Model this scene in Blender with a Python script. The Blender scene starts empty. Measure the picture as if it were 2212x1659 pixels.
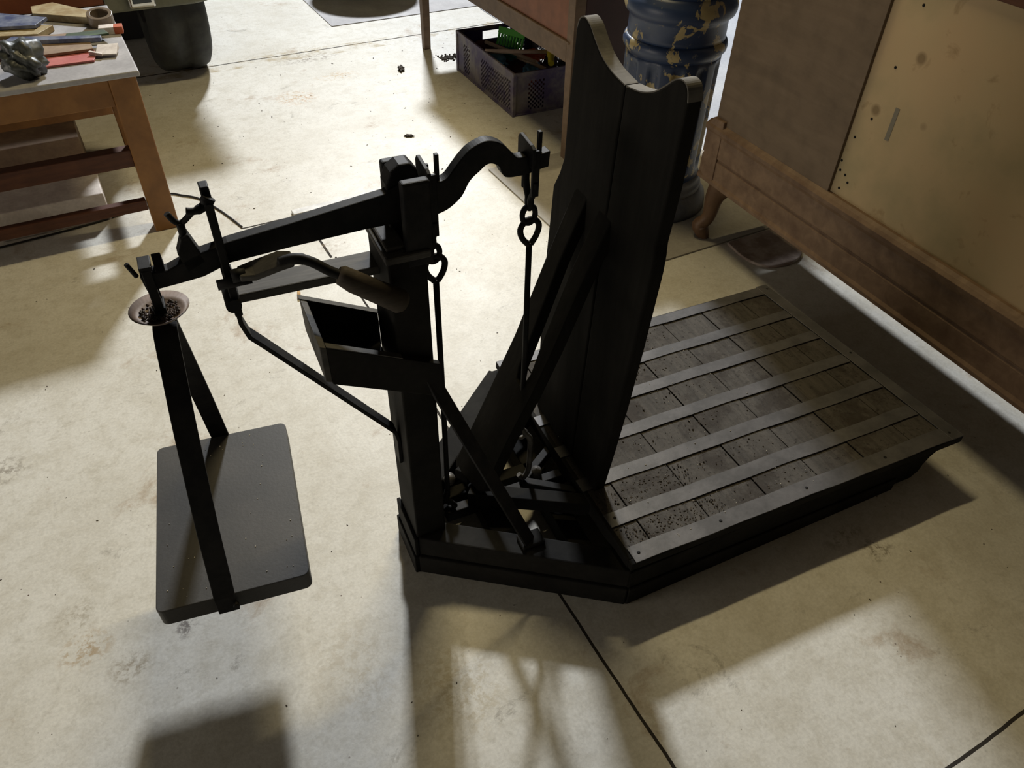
import bpy, bmesh, math, random
from mathutils import Vector, Matrix
random.seed(7)
COL = bpy.context.scene.collection
PI = math.pi
R = math.radians

# ---------------------------------------------------------------- materials
def mat(name, col, rough=.6, metal=0., spec=.5):
    m = bpy.data.materials.new(name); m.use_nodes = True
    b = m.node_tree.nodes['Principled BSDF']
    b.inputs['Base Color'].default_value = (*col, 1)
    b.inputs['Roughness'].default_value = rough
    b.inputs['Metallic'].default_value = metal
    b.inputs['Specular IOR Level'].default_value = spec
    return m

class NT:
    def __init__(s, m):
        s.t = m.node_tree; s.b = s.t.nodes['Principled BSDF']
        s.tc = s.t.nodes.new('ShaderNodeTexCoord')
    def n(s, typ, **kw):
        n = s.t.nodes.new(typ)
        for k, v in kw.items(): setattr(n, k, v)
        return n
    def l(s, a, b): s.t.links.new(a, b)
    def mapping(s, scale=(1, 1, 1), rot=(0, 0, 0), loc=(0, 0, 0), src=None):
        mp = s.n('ShaderNodeMapping')
        mp.inputs['Scale'].default_value = scale; mp.inputs['Rotation'].default_value = rot
        mp.inputs['Location'].default_value = loc
        s.l(src or s.tc.outputs['Object'], mp.inputs['Vector']); return mp.outputs[0]
    def noise(s, vec, scale, detail=4, rough=.55, dist=0):
        n = s.n('ShaderNodeTexNoise'); n.inputs['Scale'].default_value = scale
        n.inputs['Detail'].default_value = detail; n.inputs['Roughness'].default_value = rough
        n.inputs['Distortion'].default_value = dist
        s.l(vec, n.inputs['Vector']); return n.outputs['Fac']
    def ramp(s, fac, stops, interp='LINEAR'):
        r = s.n('ShaderNodeValToRGB'); r.color_ramp.interpolation = interp
        e = r.color_ramp.elements
        while len(e) < len(stops): e.new(.5)
        for el, (p, c) in zip(e, stops):
            el.position = p; el.color = (*c, 1) if len(c) == 3 else c
        s.l(fac, r.inputs[0]); return r.outputs[0]
    def mix(s, fac, a, b, mode='MIX'):
        m = s.n('ShaderNodeMix', data_type='RGBA', blend_type=mode)
        for v, i in ((fac, 0), (a, 6), (b, 7)):
            if isinstance(v, (int, float)): m.inputs[i].default_value = v
            elif isinstance(v, tuple): m.inputs[i].default_value = (*v, 1)
            else: s.l(v, m.inputs[i])
        return m.outputs[2]
    def math(s, op, a, b=0.):
        m = s.n('ShaderNodeMath', operation=op)
        for v, i in ((a, 0), (b, 1)):
            if isinstance(v, (int, float)): m.inputs[i].default_value = v
            else: s.l(v, m.inputs[i])
        return m.outputs[0]
    def color(s, o): s.l(o, s.b.inputs['Base Color'])
    def bump(s, h, strength=.3, dist=.002):
        b = s.n('ShaderNodeBump'); b.inputs['Strength'].default_value = strength
        b.inputs['Distance'].default_value = dist
        s.l(h, b.inputs['Height']); s.l(b.outputs[0], s.b.inputs['Normal'])

def grey(v): return (v, v, v)

def wood(name, a, b, rough=.65, scale=(6, 60, 60), spec=.3, spots=None):
    m = mat(name, a, rough, spec=spec); t = NT(m)
    v = t.mapping(scale); f = t.noise(v, 1.2, 6, .65, .6)
    c = t.ramp(f, [(.3, a), (.7, b)])
    f2 = t.noise(t.tc.outputs['Object'], 14, 5)
    c = t.mix(t.ramp(f2, [(.45, grey(0)), (.75, grey(.5))]), c, spots or tuple(x * .5 for x in a))
    t.color(c); t.bump(f, .25, .002); return m

def blotch(name, a, b, scale=12, rough=.6, metal=0., lo=.4, hi=.62, spec=.4, fine=90, bump=.2):
    m = mat(name, a, rough, metal, spec); t = NT(m)
    f = t.noise(t.tc.outputs['Object'], scale, 6, .6)
    c = t.mix(t.ramp(f, [(lo, grey(0)), (hi, grey(1))]), a, b)
    g = t.noise(t.tc.outputs['Object'], fine, 3, .6)
    c = t.mix(.35, c, t.ramp(g, [(.3, grey(.55)), (.7, grey(1.))]), 'MULTIPLY')
    t.color(c); t.bump(g, bump, .001); return m

M = {}
M['black_wood'] = blotch('black_wood', (.014, .0135, .0125), (.024, .023, .021), 9, .75, spec=.08)
M['black_board'] = wood('black_board', (.011, .0105, .0095), (.018, .017, .015), .8, (40, 40, 3), .06)
M['end_grain'] = blotch('end_grain', (.13, .12, .105), (.19, .175, .15), 20, .8)
M['iron'] = blotch('iron', (.012, .012, .013), (.022, .021, .021), 30, .6, .15, spec=.15)
M['worn_iron'] = blotch('worn_iron', (.09, .085, .08), (.20, .19, .175), 40, .5, .3)
M['arm_wood'] = wood('arm_wood', (.05, .047, .042), (.10, .094, .085), .7, (8, 90, 60), .3)
M['handle_wood'] = wood('handle_wood', (.045, .036, .027), (.085, .066, .048), .7, (8, 90, 90), .3)
M['pan_black'] = blotch('pan_black', (.042, .040, .037), (.058, .054, .049), 7, .55, spec=.35, fine=160)
M['strip'] = blotch('strip', (.082, .080, .082), (.122, .118, .121), 16, .5, .25, spec=.4)
M['dish'] = blotch('dish', (.14, .10, .08), (.21, .155, .125), 30, .6, .1)
M['shot'] = blotch('shot', (.02, .015, .012), (.09, .05, .04), 200, .6)

def deck_mat():
    m = mat('deck_wood', (.09, .08, .068), .8, spec=.25); t = NT(m)
    o = t.tc.outputs['Object']
    f = t.noise(t.mapping((70, 7, 70)), 1, 6, .65, .5)
    c = t.ramp(f, [(.3, (.045, .041, .036)), (.7, (.095, .085, .073))])
    g = t.noise(o, 9, 7, .7)
    c = t.mix(t.ramp(g, [(.48, grey(0)), (.60, grey(.85))]), c, (.035, .028, .022))
    h = t.noise(o, 120, 4, .7)
    c = t.mix(t.ramp(h, [(.55, grey(0)), (.68, grey(.8))]), c, (.02, .016, .013))
    t.color(c); t.bump(t.math('ADD', f, h), .4, .002); return m
M['deck'] = deck_mat()

M['oak'] = wood('orange_wood', (.20, .085, .020), (.30, .14, .038), .5, (7, 7, 7), .4, (.12, .05, .015))
M['dark_red_wood'] = wood('dark_red_wood', (.07, .025, .015), (.12, .045, .022), .6)
M['desk_frame'] = wood('desk_frame', (.13, .085, .052), (.19, .125, .078), .55, (5, 30, 30))
M['desk_panel'] = wood('desk_panel', (.17, .068, .034), (.25, .10, .05), .5, (5, 5, 5))
M['maroon'] = blotch('maroon_paint', (.035, .012, .012), (.05, .018, .016), 6, .55)
M['cab_dark'] = wood('cabinet_board', (.14, .10, .066), (.18, .13, .088), .62, (3, 3, 22))
M['cab_rail'] = wood('cabinet_rail', (.14, .085, .05), (.24, .155, .095), .6, (20, 2.2, 20), .4, (.07, .03, .016))
M['cab_leg'] = wood('cabinet_leg', (.10, .055, .03), (.17, .10, .055), .5, (20, 20, 5))

def hardboard():
    m = mat('hardboard', (.5, .36, .18), .7, spec=.25); t = NT(m); o = t.tc.outputs['Object']
    f = t.noise(o, 3.2, 5, .6)
    c = t.ramp(f, [(.3, (.40, .33, .19)), (.5, (.53, .40, .235)), (.7, (.56, .40, .235))])
    g = t.noise(o, 13, 5, .6, .4)
    c = t.mix(t.ramp(g, [(.60, grey(0)), (.72, grey(.55))]), c, (.22, .14, .05))
    w = t.n('ShaderNodeTexVoronoi'); w.inputs['Scale'].default_value = 7; t.l(o, w.inputs['Vector'])
    c = t.mix(t.ramp(w.outputs['Distance'], [(.06, grey(.7)), (.12, grey(0))]), c, (.17, .11, .05))
    v = t.noise(t.mapping((2, 14, 1.5)), 1.5, 4, .6)
    c = t.mix(.25, c, t.ramp(v, [(.3, grey(.7)), (.7, grey(1))]), 'MULTIPLY')
    t.color(c); t.bump(t.noise(o, 200, 2), .12, .001); return m
M['hardboard'] = hardboard()

def peeling():
    m = mat('peeling_blue_paint', (.02, .05, .14), .42, spec=.5); t = NT(m); o = t.tc.outputs['Object']
    c = t.ramp(t.noise(o, 5, 5), [(.3, (.012, .024, .06)), (.6, (.022, .04, .095)), (.8, (.07, .08, .10))])
    a = t.noise(t.mapping((1, 1, .7), loc=(3.1, 1.7, .4)), 13, 7, .6, .3)
    msk = t.ramp(a, [(.555, grey(0)), (.57, grey(1))])
    c = t.mix(msk, c, (.33, .26, .125))
    d = t.noise(o, 40, 4, .7)
    c = t.mix(t.ramp(d, [(.62, grey(0)), (.7, grey(.5))]), c, (.22, .20, .15))
    t.color(c); t.bump(t.math('MULTIPLY', msk, -1.), .4, .002)
    return m
M['column'] = peeling()
M['col_base'] = blotch('worn_grey_blue_paint', (.10, .11, .13), (.19, .18, .17), 7, .55)

STAINS = [(-.47, 1.60, .07, .06, (.22, .19, .15), .8), (-.35, 1.03, .06, .05, (.34, .22, .09), .8), (-.28, .95, .05, .04, (.25, .20, .13), .8),
          (-.17, .99, .028, .032, (.12, .10, .09), .95), (-.36, 1.11, .05, .05, (.28, .24, .17), .7), (.80, 3.45, .11, .10, (.42, .24, .08), .9),
          (1.05, 3.62, .13, .06, (.45, .30, .12), .8), (.95, 4.0, .25, .10, (.36, .30, .18), .7), (1.22, .47, .05, .04, (.16, .13, .09), .9), (1.18, .53, .07, .03, (.20, .16, .10), .7),
          (.26, .62, .10, .12, (.36, .29, .16), .6), (1.0, 3.9, .20, .07, (.15, .11, .07), .8), (.55, 2.2, .06, .06, (.33, .26, .18), .7), (.62, 1.75, .12, .12, (.40, .37, .31), .6), (.10, .75, .10, .14, (.45, .40, .31), .6)]
def floor_mat():
    m = mat('painted_concrete', (.6, .56, .46), .45, spec=.32); t = NT(m); o = t.tc.outputs['Object']
    f = t.noise(o, 1.6, 6, .6)
    c = t.ramp(f, [(.3, (.60, .575, .505)), (.5, (.67, .65, .585)), (.75, (.72, .705, .655))])
    g = t.noise(o, 11, 6, .7, .2)
    c = t.mix(t.ramp(g, [(.46, grey(0)), (.68, grey(.6))]), c, (.52, .485, .40))
    g2 = t.noise(o, 38, 7, .75, .3)
    c = t.mix(t.ramp(g2, [(.48, grey(0)), (.68, grey(.5))]), c, (.46, .43, .355))
    # rusty stains
    s1 = t.noise(t.mapping((1, 1, 1), loc=(5, 2, 0)), 4.2, 8, .72, .4)
    c = t.mix(t.ramp(s1, [(.59, grey(0)), (.72, grey(.75))]), c, (.30, .19, .09))
    # dark dirt patches
    s2 = t.noise(t.mapping((1, 1, 1), loc=(1.3, 7.7, 0)), 6.5, 9, .8, .6)
    c = t.mix(t.ramp(s2, [(.60, grey(0)), (.74, grey(.8))]), c, (.12, .10, .07))
    # fine dark specks
    vo = t.n('ShaderNodeTexVoronoi'); vo.inputs['Scale'].default_value = 26; t.l(o, vo.inputs['Vector'])
    vo.inputs['Randomness'].default_value = 1
    sp = t.ramp(vo.outputs['Distance'], [(.03, grey(1)), (.06, grey(0))])
    sel = t.ramp(t.noise(o, 3.1, 3, .6), [(.5, grey(0)), (.6, grey(1))])
    c = t.mix(t.mix(1., sp, sel, 'MULTIPLY'), c, (.10, .06, .04))
    fi = t.noise(o, 150, 3, .6)
    c = t.mix(.42, c, t.ramp(fi, [(.3, grey(.66)), (.65, grey(1))]), 'MULTIPLY')
    # joints between the floor slabs
    sx = t.n('ShaderNodeSeparateXYZ'); t.l(o, sx.inputs[0]); X, Y = sx.outputs[0], sx.outputs[1]
    wob = t.math('MULTIPLY', t.math('SUBTRACT', t.noise(o, 5, 3), .5), .012)
    def line(ax, at, w, lo=None, hi=None, other=None):
        d = t.math('ABSOLUTE', t.math('SUBTRACT', t.math('ADD', ax, wob), at))
        k = t.math('LESS_THAN', d, w)
        if lo is not None: k = t.math('MULTIPLY', k, t.math('GREATER_THAN', other, lo))
        if hi is not None: k = t.math('MULTIPLY', k, t.math('LESS_THAN', other, hi))
        return k
    ks = [line(Y, 3.995, .005), line(X, .530, .0032, -3, 2.13, Y), line(X, .517, .0042, 2.13, 2.44, Y),
          line(Y, 2.44, .004, .30, .78, X), line(Y, .08, .0032, .53, 9, X), line(X, 2.13, .006, 1.5, 2.25, Y)]
    k = ks[0]
    for q in ks[1:]: k = t.math('MAXIMUM', k, q)
    c = t.mix(k, c, (.035, .03, .025))
    # separate stains and scuffs where they lie on the floor
    sn = t.noise(o, 34, 7, .75, .5); sn2 = t.noise(t.mapping((1, 1, 1), loc=(9, 4, 2)), 70, 5, .7)
    spk = t.ramp(t.math('ADD', t.math('MULTIPLY', sn, .6), t.math('MULTIPLY', sn2, .4)), [(.49, grey(0)), (.56, grey(1))])
    for cx, cy, rx, ry, col, st in STAINS:
        dx = t.math('DIVIDE', t.math('SUBTRACT', X, cx), rx); dy = t.math('DIVIDE', t.math('SUBTRACT', Y, cy), ry)
        d2 = t.math('ADD', t.math('MULTIPLY', dx, dx), t.math('MULTIPLY', dy, dy))
        fall = t.math('MAXIMUM', t.math('SUBTRACT', 1., d2), 0.)
        mk = t.math('MULTIPLY', t.math('MULTIPLY', fall, st * .9), spk)
        c = t.mix(mk, c, col)
    # dirt beside the far joint
    dj = t.math('ABSOLUTE', t.math('SUBTRACT', Y, 3.97))
    dm = t.math('MULTIPLY', t.math('LESS_THAN', dj, .06), t.ramp(t.noise(o, 9, 6, .7), [(.5, grey(0)), (.62, grey(.8))]))
    c = t.mix(dm, c, (.34, .27, .15))
    t.color(c)
    r = t.mix(k, t.ramp(t.noise(o, 2.4, 5, .6), [(.3, grey(.42)), (.7, grey(.55))]), (.95, .95, .95)); t.l(r, t.b.inputs['Roughness'])
    hgt = t.math('SUBTRACT', t.math('ADD', t.math('MULTIPLY', fi, .5), t.math('MULTIPLY', g, .8)), t.math('MULTIPLY', k, 2.))
    t.bump(hgt, .22, .002)
    return m
M['floor'] = floor_mat()
M['plate'] = blotch('grey_steel_sheet', (.30, .29, .29), (.40, .39, .385), 4, .5, .1)
M['plate2'] = blotch('grey_painted_plate', (.31, .29, .255), (.40, .375, .33), 4, .5, .05)
M['scrap'] = blotch('rusty_scrap', (.24, .18, .15), (.40, .33, .28), 18, .7)
M['tyre'] = blotch('tyre_rubber', (.014, .014, .013), (.032, .034, .029), 14, .7)
M['body_green'] = blotch('pale_green_paint', (.13, .135, .095), (.19, .19, .14), 6, .45)
M['body_red'] = blotch('red_brown_paint', (.13, .035, .012), (.17, .05, .018), 6, .5)
M['chrome'] = mat('chrome', (.6, .6, .58), .2, 1.)
M['lens'] = mat('dark_lens', (.01, .02, .03), .15)
M['basin'] = blotch('zinc', (.10, .105, .11), (.16, .16, .165), 10, .4, .5)
M['crate'] = blotch('dusty_purple_plastic', (.075, .055, .13), (.21, .185, .185), 10, .6, fine=60)
M['crate_in'] = blotch('purple_plastic', (.04, .025, .13), (.07, .05, .16), 10, .5)
M['green'] = mat('green_plastic', (.13, .65, .08), .4)
M['blue'] = blotch('blue_cloth', (.05, .16, .28), (.10, .26, .42), 12, .8)
M['teal'] = blotch('teal_cloth', (.015, .18, .16), (.03, .26, .23), 12, .8)
M['yellow'] = mat('yellow_plastic', (.55, .46, .02), .45)
M['orange'] = mat('orange_plastic', (.45, .09, .02), .5)
M['stick'] = wood('bare_stick_wood', (.50, .37, .28), (.66, .52, .42), .6)
M['wine'] = mat('wine_cloth', (.07, .012, .02), .8)
M['black_plastic'] = mat('black_plastic', (.012, .012, .014), .35)
M['table_film'] = blotch('grey_table_cover', (.36, .35, .36), (.46, .45, .46), 10, .4)
M['red_card'] = blotch('red_card', (.42, .10, .09), (.52, .17, .15), 8, .5)
M['paper'] = blotch('paper', (.62, .55, .50), (.74, .68, .62), 20, .7)
M['mag_blue'] = blotch('blue_print', (.06, .075, .16), (.22, .24, .30), 16, .4)
M['mag_yellow'] = blotch('ochre_print', (.30, .21, .09), (.42, .34, .19), 25, .5)
M['tan_card'] = blotch('brown_card', (.23, .15, .095), (.30, .21, .13), 14, .7)
M['bag'] = blotch('dark_crumpled_film', (.03, .035, .034), (.12, .13, .13), 22, .45, spec=.5, fine=30)
M['tape'] = mat('brown_tape', (.16, .12, .08), .3)
M['dirt'] = blotch('dirt', (.03, .024, .018), (.09, .07, .05), 300, .9)
M['crumb'] = mat('pale_crumb', (.5, .46, .38), .6)
M['cable'] = mat('black_rubber_cable', (.015, .014, .013), .5)
M['lath'] = blotch('white_painted_lath', (.55, .54, .52), (.72, .71, .69), 20, .5)
M['pink'] = mat('pink_foil', (.7, .5, .6), .35)
M['butt'] = mat('cork_paper', (.45, .28, .12), .8)

# ---------------------------------------------------------------- geometry helpers
class MB:
    """collects shapes, links them as one mesh object"""
    def __init__(s): s.bm = bmesh.new()
    def poly(s, vs, fs):
        v = [s.bm.verts.new(p) for p in vs]
        for f in fs:
            try: s.bm.faces.new([v[i] for i in f])
            except ValueError: pass
        return s
    def box(s, x0, x1, y0, y1, z0, z1, mtx=None):
        vs = [Vector((x, y, z)) for x in (x0, x1) for y in (y0, y1) for z in (z0, z1)]
        if mtx: vs = [mtx @ v for v in vs]
        return s.poly(vs, [(0, 1, 3, 2), (4, 6, 7, 5), (0, 4, 5, 1), (2, 3, 7, 6), (0, 2, 6, 4), (1, 5, 7, 3)])
    def hexa(s, b, t):
        """bottom 4 points, top 4 points"""
        return s.poly([Vector(p) for p in list(b) + list(t)],
                      [(3, 2, 1, 0), (4, 5, 6, 7), (0, 1, 5, 4), (1, 2, 6, 5), (2, 3, 7, 6), (3, 0, 4, 7)])
    def prism(s, pts, a, b):
        """pts: list of 3D points (planar), extruded by vector from a to b offsets"""
        a = Vector(a); b = Vector(b); n = len(pts)
        vs = [Vector(p) + a for p in pts] + [Vector(p) + b for p in pts]
        fs = [tuple(range(n - 1, -1, -1)), tuple(range(n, 2 * n))] + [(i, (i + 1) % n, n + (i + 1) % n, n + i) for i in range(n)]
        return s.poly(vs, fs)
    def bar(s, p, q, w, h, up=(0, 0, 1)):
        """rectangular bar p->q, width w sideways, h along up"""
        p = Vector(p); q = Vector(q); d = (q - p).normalized(); u = Vector(up)
        sd = d.cross(u).normalized(); u = sd.cross(d).normalized()
        c = [(-w / 2, -h / 2), (w / 2, -h / 2), (w / 2, h / 2), (-w / 2, h / 2)]
        return s.hexa([p + sd * a + u * b for a, b in c], [q + sd * a + u * b for a, b in c])
    def ribbon(s, path, width_vecs, thick_vecs):
        """flat bar along a path; per-point width vector and thickness vector (half sizes)"""
        n = len(path); vs = []
        for p, w, t in zip(path, width_vecs, thick_vecs):
            p = Vector(p); w = Vector(w); t = Vector(t)
            vs += [p - w - t, p + w - t, p + w + t, p - w + t]
        fs = [(3, 2, 1, 0), tuple(4 * (n - 1) + k for k in range(4))]
        for i in range(n - 1):
            for k in range(4):
                fs.append((4 * i + k, 4 * i + (k + 1) % 4, 4 * i + 4 + (k + 1) % 4, 4 * i + 4 + k))
        return s.poly(vs, fs)
    def tube(s, path, r, seg=12, closed=False):
        path = [Vector(p) for p in path]; n = len(path)
        rs = r if isinstance(r, (list, tuple)) else [r] * n
        prev = None; rings = []
        for i, p in enumerate(path):
            if closed: d = (path[(i + 1) % n] - path[i - 1]).normalized()
            else: d = (path[min(i + 1, n - 1)] - path[max(i - 1, 0)]).normalized()
            if prev is None:
                a = Vector((0, 0, 1)) if abs(d.z) < .9 else Vector((1, 0, 0))
                u = d.cross(a).normalized()
            else: u = (prev - d * prev.dot(d)).normalized()
            prev = u; w = d.cross(u)
            rings.append([s.bm.verts.new(p + (u * math.cos(2 * PI * k / seg) + w * math.sin(2 * PI * k / seg)) * rs[i]) for k in range(seg)])
        m = n if closed else n - 1
        for i in range(m):
            A, B = rings[i], rings[(i + 1) % n]
            for k in range(seg):
                f = s.bm.faces.new((A[k], A[(k + 1) % seg], B[(k + 1) % seg], B[k])); f.smooth = True
        if not closed:
            s.bm.faces.new(rings[0][::-1]); s.bm.faces.new(rings[-1])
        return s
    def lathe(s, prof, seg=48, c=(0, 0, 0), fn=None, smooth=True):
        c = Vector(c); rings = []
        for r, z in prof:
            ring = []
            for k in range(seg):
                a = 2 * PI * k / seg; rr = r * (fn(a, z) if fn else 1)
                ring.append(s.bm.verts.new(c + Vector((rr * math.cos(a), rr * math.sin(a), z))))
            rings.append(ring)
        for A, B in zip(rings, rings[1:]):
            for k in range(seg):
                f = s.bm.faces.new((A[k], A[(k + 1) % seg], B[(k + 1) % seg], B[k])); f.smooth = smooth
        s.bm.faces.new(rings[0][::-1]); s.bm.faces.new(rings[-1])
        return s
    def build(s, name, m, parent=None, bevel=0., seg=2, sub=0, autos=False):
        bmesh.ops.recalc_face_normals(s.bm, faces=s.bm.faces)
        me = bpy.data.meshes.new(name); s.bm.to_mesh(me); s.bm.free()
        me.materials.append(m)
        o = bpy.data.objects.new(name, me); COL.objects.link(o)
        if parent: o.parent = parent
        if bevel:
            b = o.modifiers.new('b', 'BEVEL'); b.width = bevel; b.segments = seg; b.limit_method = 'ANGLE'; b.angle_limit = R(35)
            b.harden_normals = False
        if sub:
            q = o.modifiers.new('s', 'SUBSURF'); q.levels = q.render_levels = sub
        return o

def tag(o, label=None, cat=None, group=None, kind=None):
    if label: o['label'] = label
    if cat: o['category'] = cat
    if group: o['group'] = group
    if kind: o['kind'] = kind
    return o
def empty(name, loc, rz=0.):
    o = bpy.data.objects.new(name, None); COL.objects.link(o)
    o.location = loc; o.rotation_euler = (0, 0, rz); o.empty_display_size = .05
    return o
def smooth_pts(pts, n=8, closed=False):
    """Catmull-Rom through 2D/3D points"""
    out = []; P = [Vector(p) for p in pts]; m = len(P)
    for i in range(m if closed else m - 1):
        p0 = P[(i - 1) % m] if closed or i > 0 else P[0]; p1 = P[i]; p2 = P[(i + 1) % m]
        p3 = P[(i + 2) % m] if closed or i + 2 < m else P[-1]
        for k in range(n):
            t = k / n
            out.append(.5 * ((2 * p1) + (-p0 + p2) * t + (2 * p0 - 5 * p1 + 4 * p2 - p3) * t * t + (-p0 + 3 * p1 - 3 * p2 + p3) * t ** 3))
    if not closed: out.append(P[-1])
    return out
def ring_pts(c, r, ax1, ax2, n=24, sq=1.):
    c = Vector(c); a = Vector(ax1); b = Vector(ax2)
    return [c + a * r * math.cos(2 * PI * k / n) + b * r * sq * math.sin(2 * PI * k / n) for k in range(n)]

# ---------------------------------------------------------------- floor
f = MB().box(-4, 6, -2, 8, -.05, 0).build('floor', M['floor']); tag(f, kind='structure')

# ================================================================ THE SCALE
S = empty('platform_scale', (.304, .951, 0), R(-4.5))
tag(S, 'large black antique platform weighing scale with beam, hanging weight pan and slatted platform', 'scale')

# ---- base frame -------------------------------------------------
def board(p, q, th, z0, z1, side, extra=.0):
    """vertical board whose outer face runs p->q, thickness th to the given side"""
    p = Vector((*p, 0)); q = Vector((*q, 0)); d = (q - p).normalized(); n = Vector((-d.y, d.x, 0)) * side
    o = [p - n * extra, q - n * extra, q + n * th, p + n * th]
    return [v + Vector((0, 0, z0)) for v in o], [v + Vector((0, 0, z1)) for v in o]
A, B, C_ = (0, -.058), (.362, -.300), (1.19, -.282)
A2, B2, C2 = (0, .058), (.335, .365), (1.17, .345)
base = MB()
base.hexa(*board(A, B, .05, .056, .112, 1)); base.hexa(*board(A, B, .05, .0, .054, 1, .006))
base.build('flared_rail', M['black_wood'], S, .003)
base = MB()
base.hexa(*board(A2, B2, .06, .056, .112, -1)); base.hexa(*board(A2, B2, .06, .0, .054, -1, .006))
base.build('flared_rail', M['black_wood'], S, .003)
def side_board(p, q, side):
    p = Vector((*p, 0)); q = Vector((*q, 0)); d = (q - p).normalized(); n = Vector((-d.y, d.x, 0)) * side; L = (q - p).length
    prof = [(0, 0), (L * .90, 0), (L * .915, .008), (L * .975, .006), (L * 1.0, .022), (L * 1.005, .045), (L * 1.02, .068), (L * 1.045, .085), (L * 1.06, .106), (0, .106)]
    b = MB(); b.prism([p + d * a + Vector((0, 0, z)) for a, z in prof], (0, 0, 0), n * .04)
    b.prism([p + d * a + Vector((0, 0, z)) for a, z in [(0, 0), (L * .9, 0), (L * .9, .04), (0, .054)]], n * -.006, n * .0)
    return b.build('side_rail', M['black_wood'], S, .003)
side_board(B, C_, 1); side_board(B2, C2, -1)
MB().box(-.012, .0, -.062, .062, .0, .054).box(-.008, .0, -.06, .06, .057, .112).build('end_cap', M['black_wood'], S, .002)
MB().hexa([(.155, -.155, .03), (.205, -.185, .03), (.205, .235, .03), (.155, .185, .03)],
          [(.155, -.155, .075), (.205, -.185, .075), (.205, .235, .075), (.155, .185, .075)]).build('cross_rail', M['black_wood'], S, .003)
MB().box(1.10, 1.15, -.26, .32, .02, .10).build('cross_rail', M['black_wood'], S, .003)
MB().box(.30, .345, -.235, .28, .005, .06).build('cross_rail', M['black_wood'], S, .003)

# ---- deck -------------------------------------------------
FLc, BLc, BRc, FRc = Vector((.359, -.301)), Vector((.352, .362)), Vector((1.207, .372)), Vector((1.256, -.300))
def bil(s, t):
    return (FLc * (1 - s) * (1 - t) + FRc * s * (1 - t) + BLc * (1 - s) * t + BRc * s * t)
def tv(v): return (v + .301) / .668
def quadslab(b, s0, s1, t0, t1, z0, z1, n=1, amp=0.):
    for i in range(n):
        a = s0 + (s1 - s0) * i / n; c = s0 + (s1 - s0) * (i + 1) / n
        w = lambda s: amp * math.sin(s * 23 + t0 * 40) * math.sin(s * 9)
        lo = [(*bil(a, t0 + w(a)), z0), (*bil(c, t0 + w(c)), z0), (*bil(c, t1 + w(c)), z0), (*bil(a, t1 + w(a)), z0)]
        b.hexa(lo, [(x, y, z1) for x, y, _ in lo])
deck = MB(); k = 0
edges = [0, .075, .235, .40, .555, .705, .86, .965]
for a, c in zip(edges, edges[1:]):
    quadslab(deck, a + .0015, c - .0015, .012, .988, .119, .136 + .0012 * (k % 2)); k += 1
deck.build('deck', M['deck'], S, .001)
MB_ = MB(); quadslab(MB_, .0, 1., 0, .02, .116, .137); quadslab(MB_, .0, 1., .98, 1, .116, .137)
quadslab(MB_, .965, 1., .02, .98, .116, .1365); quadslab(MB_, 0, .012, .02, .98, .100, .137)
MB_.build('deck_edge', M['black_wood'], S, .002)
fr = MB(); quadslab(fr, .03, .96, .035, .08, .106, .119); quadslab(fr, .03, .96, .92, .965, .106, .119)
quadslab(fr, .9, .95, .08, .92, .106, .119); quadslab(fr, .02, .07, .08, .92, .106, .119)
fr.build('deck_bearer', M['black_wood'], S)
for v0, v1, s0, s1 in ((-.300, -.262, .012, .995), (-.207, -.172, .01, .955), (-.100, -.066, .0, .955), (.006, .038, .0, .955),
                       (.113, .145, .0, .955), (.215, .246, .0, .955), (.330, .362, .0, .96)):
    b = MB(); quadslab(b, s0, s1, tv(v0) + .0, tv(v1), .1372, .1398, 24, .0018)
    b.build('metal_strip', M['strip'], S)
b = MB(); quadslab(b, .958, .998, .0, 1., .1372, .1402, 1); b.build('metal_strip', M['strip'], S, .0008)
for s_, t_ in ((.03, .03), (.97, .03), (.5, .03), (.985, .97), (.5, .98), (.25, .03), (.75, .03), (.03, .17), (.03, .33), (.985, .5)):
    p = bil(s_, t_); MB().lathe([(.0035, .139), (.0035, .1405), (.002, .1409)], 10, (p.x, p.y, 0)).build('rivet', M['iron'], S)

# ---- bridge nose arms running from the deck to the strut foot
MB().hexa([(.36, -.135, .095), (.36, -.10, .095), (.15, .02, .095), (.13, -.005, .095)], [(.36, -.135, .132), (.36, -.10, .132), (.15, .02, .132), (.13, -.005, .132)]).build('bridge_arm', M['black_wood'], S, .002)
MB().hexa([(.36, .16, .095), (.36, .195, .095), (.13, .07, .095), (.15, .045, .095)], [(.36, .16, .132), (.36, .195, .132), (.13, .07, .132), (.15, .045, .132)]).build('bridge_arm', M['black_wood'], S, .002)

# ---- two-plank backboard with scooped top -------------------------------------------------
def back_u(z): return .378 + .025 * z
topcurve = smooth_pts([(0, .960), (.043, .966), (.078, .978), (.104, .995), (.124, 1.010), (.143, 1.016), (.158, 1.010), (.165, .993)], 5)
sidec = [(.167, .86), (.165, .77), (.176, .738), (.196, .70), (.198, .62), (.200, .55), (.198, .42), (.192, .30), (.178, .115)]
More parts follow.
